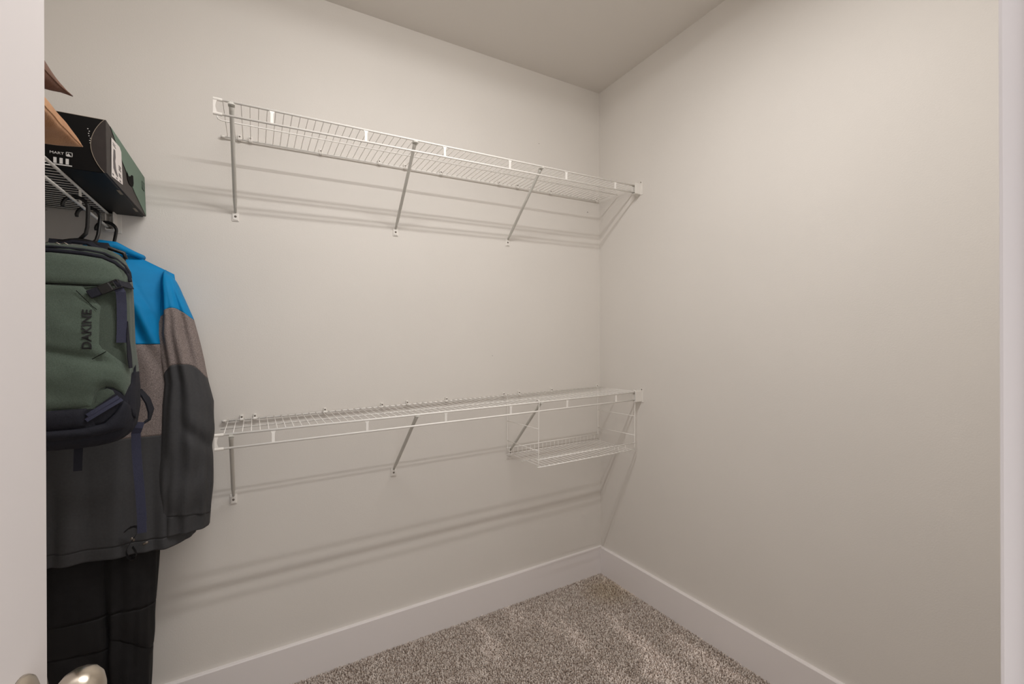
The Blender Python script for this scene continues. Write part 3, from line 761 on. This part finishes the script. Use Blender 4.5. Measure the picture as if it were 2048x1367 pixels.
# sleeves
sz = (0.66, 0.70, 0.763, 0.84, 0.95, 1.12, 1.19, 1.264, 1.31, 1.35, 1.40, 1.48, 1.56, 1.60)
so = (-1.858, -1.857, -1.852, -1.847, -1.845, -1.8445, -1.860, -1.872, -1.881, -1.890, -1.901, -1.930, -1.950, -1.958)
si = (-2.012, -2.010, -2.005, -2.004, -1.993, -1.985, -1.976, -1.984, -1.990, -1.994, -1.988, -1.984, -1.990, -1.992)
def sleeve(sign):
    def top(u):
        return 1.552 - 0.010 * math.cos(u)
    def cols(u):
        c = math.cos(u)
        return [top(u), 1.432 - 0.036 * c * c, 1.250 - 0.050 * abs(c) ** 3, 0.762 - 0.016 * max(0, c), 0.699 + 0.004 * c]
    def fn(u, z, b, t):
        o_, i_ = interp(z, sz, so), interp(z, sz, si)
        cx, a = (o_ + i_) / 2, (o_ - i_) / 2
        zt = top(u); cap = (1 - (1 - min(1, max(0.0, (zt - z) / 0.075))) ** 2) ** 0.5
        yc = interp(z, (0.69, 1.0, 1.3, 1.56), (-0.138, -0.142, -0.136, -0.115))
        bq = interp(z, (0.69, 0.8, 1.0, 1.3, 1.45, 1.56), (0.046, 0.052, 0.060, 0.060, 0.058, 0.052))
        c, s = sgnpow(math.cos(u), 0.85), sgnpow(math.sin(u), 0.85)
        f = 0.0
        # lengthwise folds on the upper arm, bending with the drop of the shoulder
        wv = fbm(c, s, z, 2.0, 11 + sign) * 1.6
        f += 0.0080 * math.exp(-((z - 1.37) / 0.15) ** 2) * math.cos(5.2 * c + 5.0 * (z - 1.4) + 0.9 + wv)
        # one deep slanting fold at the elbow and softer ones above the cuff
        dd = (z - 1.03) + 0.95 * c * a - 0.01
        f += -0.010 * math.exp(-(dd / 0.024) ** 2) * max(0, min(1, (c + 0.25) * 2)) + 0.007 * math.exp(-((dd - 0.05) / 0.035) ** 2) * max(0, c + 0.3)
        f += 0.006 * math.exp(-((z - 0.86) / 0.09) ** 2) * math.sin(24 * (z + 0.55 * c * a) + 2 * wv)
        f += 0.004 * math.exp(-((z - 0.775) / 0.025) ** 2) * math.sin(34 * c * a * 4 + 3 * wv)
        f += 0.012 * fbm(c, s, z, 2.6, 4 + sign) * min(1, (zt - z) * 6)
        if b == 3: f += 0.003 * math.sin(9 * u) - 0.002
        r = max(0.12, cap)
        x = cx + (a * (0.25 + 0.75 * cap) + f * 0.35) * c; y = yc + (bq + f) * s * r
        if sign < 0: x = 2 * JX - x; x = max(x, XL + 0.008)
        return (x, min(y, -0.008), z)
    root = jk
    nm = ('sleeve_cap', 'sleeve_middle', 'sleeve_lower', 'cuff'); mt = (JBLUE, JGREY, JDARK, JDARK)
    for mb, n_, t_ in zip(loft(cols, fn, (26, 36, 80, 12), 96), nm, mt):
        mb.build(n_, t_, root, smooth=True, solid=0.0016)
sleeve(1); sleeve(-1)
# hem pull cord and its toggles
m = MB(); lp = [(-2.066, 0.745), (-2.05, 0.757), (-2.036, 0.757), (-2.033, 0.742), (-2.042, 0.724), (-2.054, 0.705), (-2.062, 0.685), (-2.058, 0.666), (-2.048, 0.658), (-2.038, 0.665), (-2.039, 0.682), (-2.047, 0.700)]
sm = []
for i in range(len(lp) - 1):
    for k in range(5):
        t = k / 5; p0 = lp[max(0, i - 1)]; p1 = lp[i]; p2 = lp[i + 1]; p3 = lp[min(len(lp) - 1, i + 2)]
        f = lambda q: 0.5 * (2 * p1[q] + (p2[q] - p0[q]) * t + (2 * p0[q] - 5 * p1[q] + 4 * p2[q] - p3[q]) * t * t + (3 * p1[q] - p0[q] - 3 * p2[q] + p3[q]) * t ** 3)
        sm.append((f(0), -0.207 - 0.006 * math.sin(i * 0.7), f(1)))
m.ribbon(sm, 0.014, 0.0012, side=(0, 1, 0.1)); m.build('hem_cord', BLKPL, jk, smooth=False)
for (x_, z_, dx_, dz_) in ((-2.046, 0.720, 0.004, -0.006), (-2.016, 0.700, 0.006, 0.003)):
    m = MB(); d = Vector((dx_, 0, dz_)); m.lathe(Vector((x_, -0.206, z_)) - d, d, [(0, 0.002), (0.002, 0.0042), (0.010, 0.0046), (0.014, 0.0036), (0.0155, 0.001)], 12)
    m.build('cord_toggle', SCREW, jk, smooth=True)

# ---- trousers under the jacket
tr = thing('trousers', (-2.12, -0.11, 0.08), 'black trousers hanging below the charcoal jacket hem', 'trousers')
def leg(xc0, xc1, yc, a0, a1, bq, kneeslope, seed):
    def cols(u):
        c = math.cos(u)
        k = 0.375 - kneeslope * c
        return [0.72, 0.475 - 0.1 * kneeslope * c, k, 0.06]
    def fn(u, z, b, t):
        q = (0.72 - z) / 0.66
        xc = xc0 + (xc1 - xc0) * q; a = a0 + (a1 - a0) * q
        c, s = sgnpow(math.cos(u), 0.8), sgnpow(math.sin(u), 0.8)
        f = 0.012 * fbm(c, s, z, 3.2, seed) + 0.004 * math.sin(30 * z + 3 * c) * math.exp(-((z - 0.36) / 0.08) ** 2)
        if b > 0 and t < 0.03: f -= 0.0015
        return (max(xc + (a + f * 0.5) * c, XL + 0.02), min(yc + (bq + f) * s, -0.006 - 0.0145), z)
    for mb, n_, t_ in zip(loft(cols, fn, (24, 16, 34), 72), ('thigh_panel', 'knee_panel', 'shin_panel'), (PANTS, PANTS2, PANTS)):
        mb.build(n_, t_, tr, smooth=True, solid=0.0016)
leg(-2.066, -2.080, -0.098, 0.072, 0.052, 0.052, 0.050, 2.2)
leg(-2.196, -2.180, -0.102, 0.082, 0.070, 0.050, 0.006, 6.1)
def w_cols(u): return [0.98, 0.71]
def w_fn(u, z, b, t):
    c, s = sgnpow(math.cos(u), 0.8), sgnpow(math.sin(u), 0.8)
    return (JX - 0.002 + (0.135 + 0.02 * t) * c, -0.102 + 0.050 * s, z)
loft(w_cols, w_fn, (10,), 64)[0].build('waist', PANTS, tr, smooth=True, solid=0.0016)
for s in (-1, 1):
    m = MB(); m.ribbon([(JX + s * 0.07, -0.110, 0.97), (JX + s * 0.065, -0.112, 1.3), (JX + s * 0.06, -0.106, 1.575), (JX + s * 0.06, -0.098, 1.588), (JX + s * 0.06, -0.090, 1.575), (JX + s * 0.065, -0.088, 0.97)], 0.025, 0.002)
    m.build('suspender', PANTS2, tr)

# ------------------------------------------------------------------ backpack
BX, BYc = -2.130, -0.425
bp = thing('backpack', (BX, BYc, 1.06), 'green and navy backpack hanging from a black hanger in front of the jacket', 'backpack')
pz = (1.055, 1.062, 1.075, 1.10, 1.15, 1.20, 1.26, 1.32, 1.40, 1.48, 1.515, 1.54, 1.556, 1.566, 1.570)
pa = (0.060, 0.095, 0.118, 0.132, 0.139, 0.139, 0.135, 0.129, 0.127, 0.124, 0.119, 0.110, 0.096, 0.070, 0.03)
pb = (0.030, 0.050, 0.064, 0.074, 0.078, 0.078, 0.077, 0.076, 0.075, 0.073, 0.068, 0.060, 0.048, 0.032, 0.01)
EXP = 3.2
def pk_front(x, z):
    a = interp(z, pz, pa); b = interp(z, pz, pb); s = min(0.985, abs(x - BX) / max(a, 1e-4))
    return BYc - b * (1 - s ** EXP) ** (1 / EXP)
def pk_cols(u):
    c, s = math.cos(u), math.sin(u)
    zb = 1.158 + 0.085 * max(0, min(1, (c - 0.55) / 0.4)) if s < 0.3 else 1.158 + 0.085 * max(0, min(1, (c - 0.2) / 0.4))
    return [1.5698, zb, 1.0552]
def pk_fn(u, z, b, t):
    a = interp(z, pz, pa); bq = interp(z, pz, pb)
    c, s = sgnpow(math.cos(u), 2 / EXP), sgnpow(math.sin(u), 2 / EXP)
    f = 0.004 * fbm(c, s, z, 5, 2)
    return (BX + (a + f * 0.5) * c, BYc + (bq + f) * s, z)
for mb, (nm, mt) in zip(loft(pk_cols, pk_fn, (60, 24), 120), (('body', PGREEN2), ('base', PNAVY))):
    v0 = len(mb.v) - 120
    mb.f.append(tuple(range(v0, v0 + 120))) if nm == 'base' else mb.f.append(tuple(reversed(range(120))))
    mb.build(nm, mt, bp, smooth=True)

def resample(poly, step=0.006):
    out = []
    for i in range(len(poly)):
        p, q = Vector(poly[i]), Vector(poly[(i + 1) % len(poly)]); k = max(1, int((q - p).length / step))
        for j in range(k): out.append(tuple(p + (q - p) * j / k))
    return out
def patch(name, poly, off, mt, parent=bp, step=0.006, puff=None, thick=0.006):
    B = resample([(a_, b_) for a_, b_ in poly], step)
    nB = len(B)
    xs = [p[0] for p in B]; zs_ = [p[1] for p in B]
    pts = [Vector(p) for p in B]
    x = min(xs) + step
    while x < max(xs):
        z = min(zs_) + step
        while z < max(zs_):
            ins = False; j = nB - 1
            for i in range(nB):
                if (B[i][1] > z) != (B[j][1] > z) and x < (B[j][0] - B[i][0]) * (z - B[i][1]) / (B[j][1] - B[i][1]) + B[i][0]: ins = not ins
                j = i
            if ins and min((Vector((x, z)) - p).length_squared for p in pts[:nB]) > (step * 0.5) ** 2: pts.append(Vector((x, z)))
            z += step
        x += step
    V, E_, F_, *_ = delaunay_2d_cdt(pts, [(i, (i + 1) % nB) for i in range(nB)], [list(range(nB))], 1, 1e-5)
    def dist(p): return min((p - q).length for q in pts[:nB])
    mb = MB(); n = len(V)
    for p in V:
        d = min(1, dist(p) / 0.016); e = off * (0.35 + 0.65 * math.sin(d * pi / 2)) + (puff(p.x, p.y) * d if puff else 0)
        mb.v.append((p.x, pk_front(p.x, p.y) - e, p.y))
    mb.f += [tuple(f) for f in F_]
    # rim going back into the body
    for i in range(nB): mb.v.append((V[i].x, pk_front(V[i].x, V[i].y) + thick - off * 0.35, V[i].y))
    for i in range(nB):
        j = (i + 1) % nB; mb.f.append((i, j, n + j, n + i))
    return mb.build(name, mt, parent, smooth=True)
patch('top_pocket', [(-2.245, 1.463), (-2.053, 1.463), (-2.016, 1.470), (-2.006, 1.478), (-2.0055, 1.490), (-2.012, 1.500), (-2.030, 1.521), (-2.052, 1.532), (-2.089, 1.536), (-2.145, 1.538), (-2.205, 1.532), (-2.242, 1.50)], 0.006, PGREEN)
flap = [(-2.262, 1.460), (-2.086, 1.460), (-2.066, 1.430), (-2.052, 1.411), (-2.0545, 1.386), (-2.0545, 1.316), (-2.049, 1.306), (-2.041, 1.299), (-2.016, 1.272), (-1.999, 1.254),
        (-2.000, 1.215), (-2.0095, 1.184), (-2.017, 1.198), (-2.029, 1.209), (-2.042, 1.213), (-2.053, 1.207), (-2.063, 1.191), (-2.070, 1.164), (-2.262, 1.161)]
def fpuff(x, z):
    return 0.010 * math.exp(-((z - 1.345) / 0.055) ** 2) * math.exp(-((x + 2.13) / 0.06) ** 2) + 0.008 * math.exp(-((z - 1.235) / 0.035) ** 2) \
        - 0.007 * math.exp(-((z - 1.288 + 0.25 * (x + 2.1)) / 0.013) ** 2) + 0.004 * fbm(x, 0, z, 22, 3)
patch('front_flap', flap, 0.008, PGREEN, puff=fpuff)
patch('base_band', [(-2.262, 1.157), (-2.077, 1.160), (-2.080, 1.114), (-2.262, 1.113)], 0.010, PNAVY)
patch('base_edge', [(-2.262, 1.110), (-2.079, 1.111), (-2.046, 1.119), (-2.026, 1.142), (-2.010, 1.172), (-2.000, 1.158), (-1.998, 1.122), (-2.010, 1.101), (-2.072, 1.086), (-2.25, 1.086)], 0.011, PNAVY)
patch('side_wing', [(-2.008, 1.180), (-1.999, 1.214), (-1.996, 1.252), (-1.9925, 1.262), (-1.9925, 1.12), (-1.998, 1.130)], 0.004, PNAVY, step=0.004)
patch('pocket_lining', [(-2.070, 1.160), (-2.062, 1.189), (-2.052, 1.204), (-2.042, 1.210), (-2.03, 1.206), (-2.017, 1.195), (-2.011, 1.176), (-2.028, 1.142), (-2.047, 1.121), (-2.078, 1.113)], 0.002, PNAVY)
patch('pocket_panel', [(-2.069, 1.152), (-2.062, 1.186), (-2.052, 1.202), (-2.040, 1.207), (-2.030, 1.200), (-2.025, 1.190)], 0.004, PGREEN2, step=0.005)
def on_pack(pts, off): return [(x, pk_front(x, z) - off, z) for x, z in pts]
def dense(pts, k=6):
    out = []
    for i in range(len(pts) - 1):
        for j in range(k): out.append(tuple(a + (b - a) * j / k for a, b in zip(pts[i], pts[i + 1])))
    return out + [pts[-1]]
arc = [(-2.242, 1.508), (-2.222, 1.530), (-2.195, 1.540), (-2.145, 1.5435), (-2.089, 1.5415), (-2.052, 1.5365), (-2.030, 1.5255), (-2.015, 1.510), (-2.006, 1.494), (-2.004, 1.480)]
m = MB(); m.tube(on_pack(dense(arc), 0.001), 0.0052, 8); z1 = m.build('zip', WEBD, bp, smooth=True)
m = MB(); m.tube(on_pack(dense([(a_ + 0.001, b_ + 0.0105) for a_, b_ in arc]), 0.000), 0.0036, 8); m.build('top_piping', PNAVY, bp, smooth=True)
for (p, q) in (((-2.075, 1.143), (-2.019, 1.184)), ((-2.077, 1.131), (-2.013, 1.177))):
    m = MB(); m.ribbon(on_pack(dense([p, q], 8), 0.008), 0.009, 0.004, side=(-0.6, 0, 0.8)); m.build('pocket_zip', WEB, bp)
# stitched seams
m = MB(); m.tube(on_pack(dense([(-2.262, 1.4615), (-2.054, 1.4615)], 20), 0.0045), 0.0012, 5); m.build('seam', DARK, bp)
m = MB(); m.tube(on_pack(dense([(-2.094, 1.447), (-2.066, 1.411), (-2.057, 1.402)], 8), 0.0105), 0.0007, 5); m.build('seam', DARK, bp)
m = MB(); m.tube(on_pack(dense([(-2.066, 1.280), (-2.041, 1.2985)], 8), 0.0085), 0.0009, 5); m.build('seam', DARK, bp)
# embroidered name, reads upwards
rotu = Matrix(((0, -1, 0, 0), (0, 0, -1, 0), (1, 0, 0, 0), (0, 0, 0, 1)))
ty = pk_front(-2.073, 1.35) - 0.0165
lt = font_mesh('lettering', 'DAKINE', 0.0235, EMBR, bp, Matrix.Translation((0, 0, 0)) @ rotu @ Matrix.Scale(1.16, 4, (1, 0, 0)), 0.0002, 0.0006)
fl_ = bp  # lay the letters onto the puffed flap
for v in lt.data.vertices:
    x, z = v.co.x - 2.0735, v.co.z + 1.3525
    d = min(1.0, abs(x + 2.0545) / 0.016)
    e = 0.008 * (0.35 + 0.65 * math.sin(d * pi / 2)) + fpuff(x, z) * d
    v.co = (x, pk_front(x, z) - e - 0.0022 + (v.co.y) , z)
# side release buckle and its straps
bu = Vector((-2.0435, 0, 1.4535)); bu.y = pk_front(bu.x, bu.z) - 0.016
du = Vector((0.86, 0.05, 0.50)).normalized(); dn = Vector((0, -1, 0)); dn = (dn - du * dn.dot(du)).normalized(); dv = du.cross(dn)
m = MB(); m.obox(bu - du * 0.020, du * 0.0125, dv * 0.0105, dn * 0.0045); m.build('buckle_tip', WEBD, bp, bevel=0.002)
m = MB(); m.obox(bu + du * 0.003, du * 0.0125, dv * 0.0110, dn * 0.0055); m.build('buckle', BLKPL, bp, bevel=0.002)
m = MB()
for s in (-1, 1): m.obox(bu + du * 0.024 + dv * s * 0.0095, du * 0.0100, dv * 0.0018, dn * 0.0045)
for q in (0.0150, 0.0235, 0.033): m.obox(bu + du * q, du * 0.0016, dv * 0.0105, dn * 0.0045)
m.build('ladder_lock', BLKPL, bp, bevel=0.001)
m = MB(); m.ribbon([bu + du * 0.022 + dn * 0.002, bu + du * 0.034 + dn * 0.004, Vector((-2.006, BYc - 0.056, 1.468)), Vector((-2.0005, BYc - 0.030, 1.470)), Vector((-2.006, BYc + 0.0, 1.472))], 0.018, 0.002, side=tuple(dv))
m.build('compression_strap', WEBD, bp)
wy = pk_front(-2.02, 1.40) - 0.012
m = MB(); m.ribbon([(-2.018, wy - 0.006, 1.458), (-2.013, wy - 0.008, 1.448), (-2.0125, wy - 0.002, 1.42), (-2.0128, wy + 0.001, 1.38), (-2.0132, wy + 0.001, 1.34), (-2.0135, wy, 1.321)], 0.0195, 0.0022, side=(1, 0.25, 0)); ws = m.build('strap_tail', WEB, bp)
m = MB(); m.ribbon([(-2.0134, wy - 0.0012, 1.340), (-2.0135, wy - 0.0012, 1.3205)], 0.0198, 0.0025, side=(1, 0.25, 0)); m.build('strap_end', WEB, ws)
# ice axe loop / black side slot
m = MB(); m.ribbon([(-2.0025, BYc - 0.062, 1.375), (-2.0015, BYc - 0.064, 1.33), (-1.999, BYc - 0.062, 1.285), (-1.997, BYc - 0.060, 1.255)], [0.002, 0.010, 0.016, 0.012], 0.002, side=(0.35, 1, 0)); m.build('side_slot', WEBD, bp)
# haul handle over the hanger, shoulder straps behind
m = MB(); m.ribbon([(BX - 0.075, BYc + 0.050, 1.552), (BX - 0.05, BYc + 0.062, 1.572), (BX - 0.01, BYc + 0.068, 1.590), (BX + 0.025, BYc + 0.066, 1.588), (BX + 0.055, BYc + 0.056, 1.566), (BX + 0.07, BYc + 0.046, 1.549)], 0.022, 0.006, side=(0, 1, 0.5)); m.build('haul_handle', WEBD, bp, bevel=0.001)
for s in (-1, 1):
    m = MB(); m.ribbon([(BX + s * 0.040, BYc + 0.072, 1.52), (BX + s * 0.041, -0.349, 1.574), (BX + s * 0.042, -0.338, 1.5935), (BX + s * 0.044, -0.326, 1.578), (BX + s * 0.075, -0.318, 1.45), (BX + s * 0.085, -0.320, 1.25), (BX + s * 0.095, -0.333, 1.12)], [0.045, 0.036, 0.036, 0.04, 0.055, 0.05, 0.03], 0.008)
    m.build('shoulder_strap', PNAVY, bp, bevel=0.002)
m = MB()
for (x, z) in ((-2.165, 1.5625), (-2.150, 1.565), (-2.136, 1.5665)): m.tube([(x, BYc - 0.022, z), (x + 0.006, BYc - 0.026, z + 0.0035), (x + 0.011, BYc - 0.022, z)], 0.0013, 6)
m.build('zip_pull', NICKEL, bp)
# hip wing loop and hanging straps
m = MB(); m.ribbon([(-2.000, -0.360, 1.185), (-1.986, -0.345, 1.155), (-1.980, -0.335, 1.125), (-1.984, -0.335, 1.100), (-2.002, -0.345, 1.085)], [0.02, 0.03, 0.034, 0.03, 0.02], 0.004, side=(0.2, 1, 0.2)); m.build('hip_wing', PNAVY, bp)
m = MB(); m.ribbon([(-2.000, -0.365, 1.098), (-2.004, -0.366, 1.082), (-2.010, -0.358, 1.066), (-2.010, -0.352, 1.02), (-2.007, -0.350, 0.96), (-2.003, -0.349, 0.90), (-1.9995, -0.350, 0.84), (-1.9985, -0.350, 0.815)], [0.021] * 8, 0.0022, side=lambda t: (1, 0.3 - 0.3 * t, 0)); m.build('hanging_strap', WEB, bp)
m = MB(); m.ribbon([(-1.9992, -0.3512, 0.832), (-1.9985, -0.3512, 0.782)], 0.0205, 0.0034); m.build('strap_end', WEB, bp)
m = MB(); m.ribbon([(-2.1055, -0.447, 1.078), (-2.1065, -0.450, 1.04), (-2.1075, -0.450, 0.998)], 0.0165, 0.0026); m.build('short_strap', WEBD, bp)
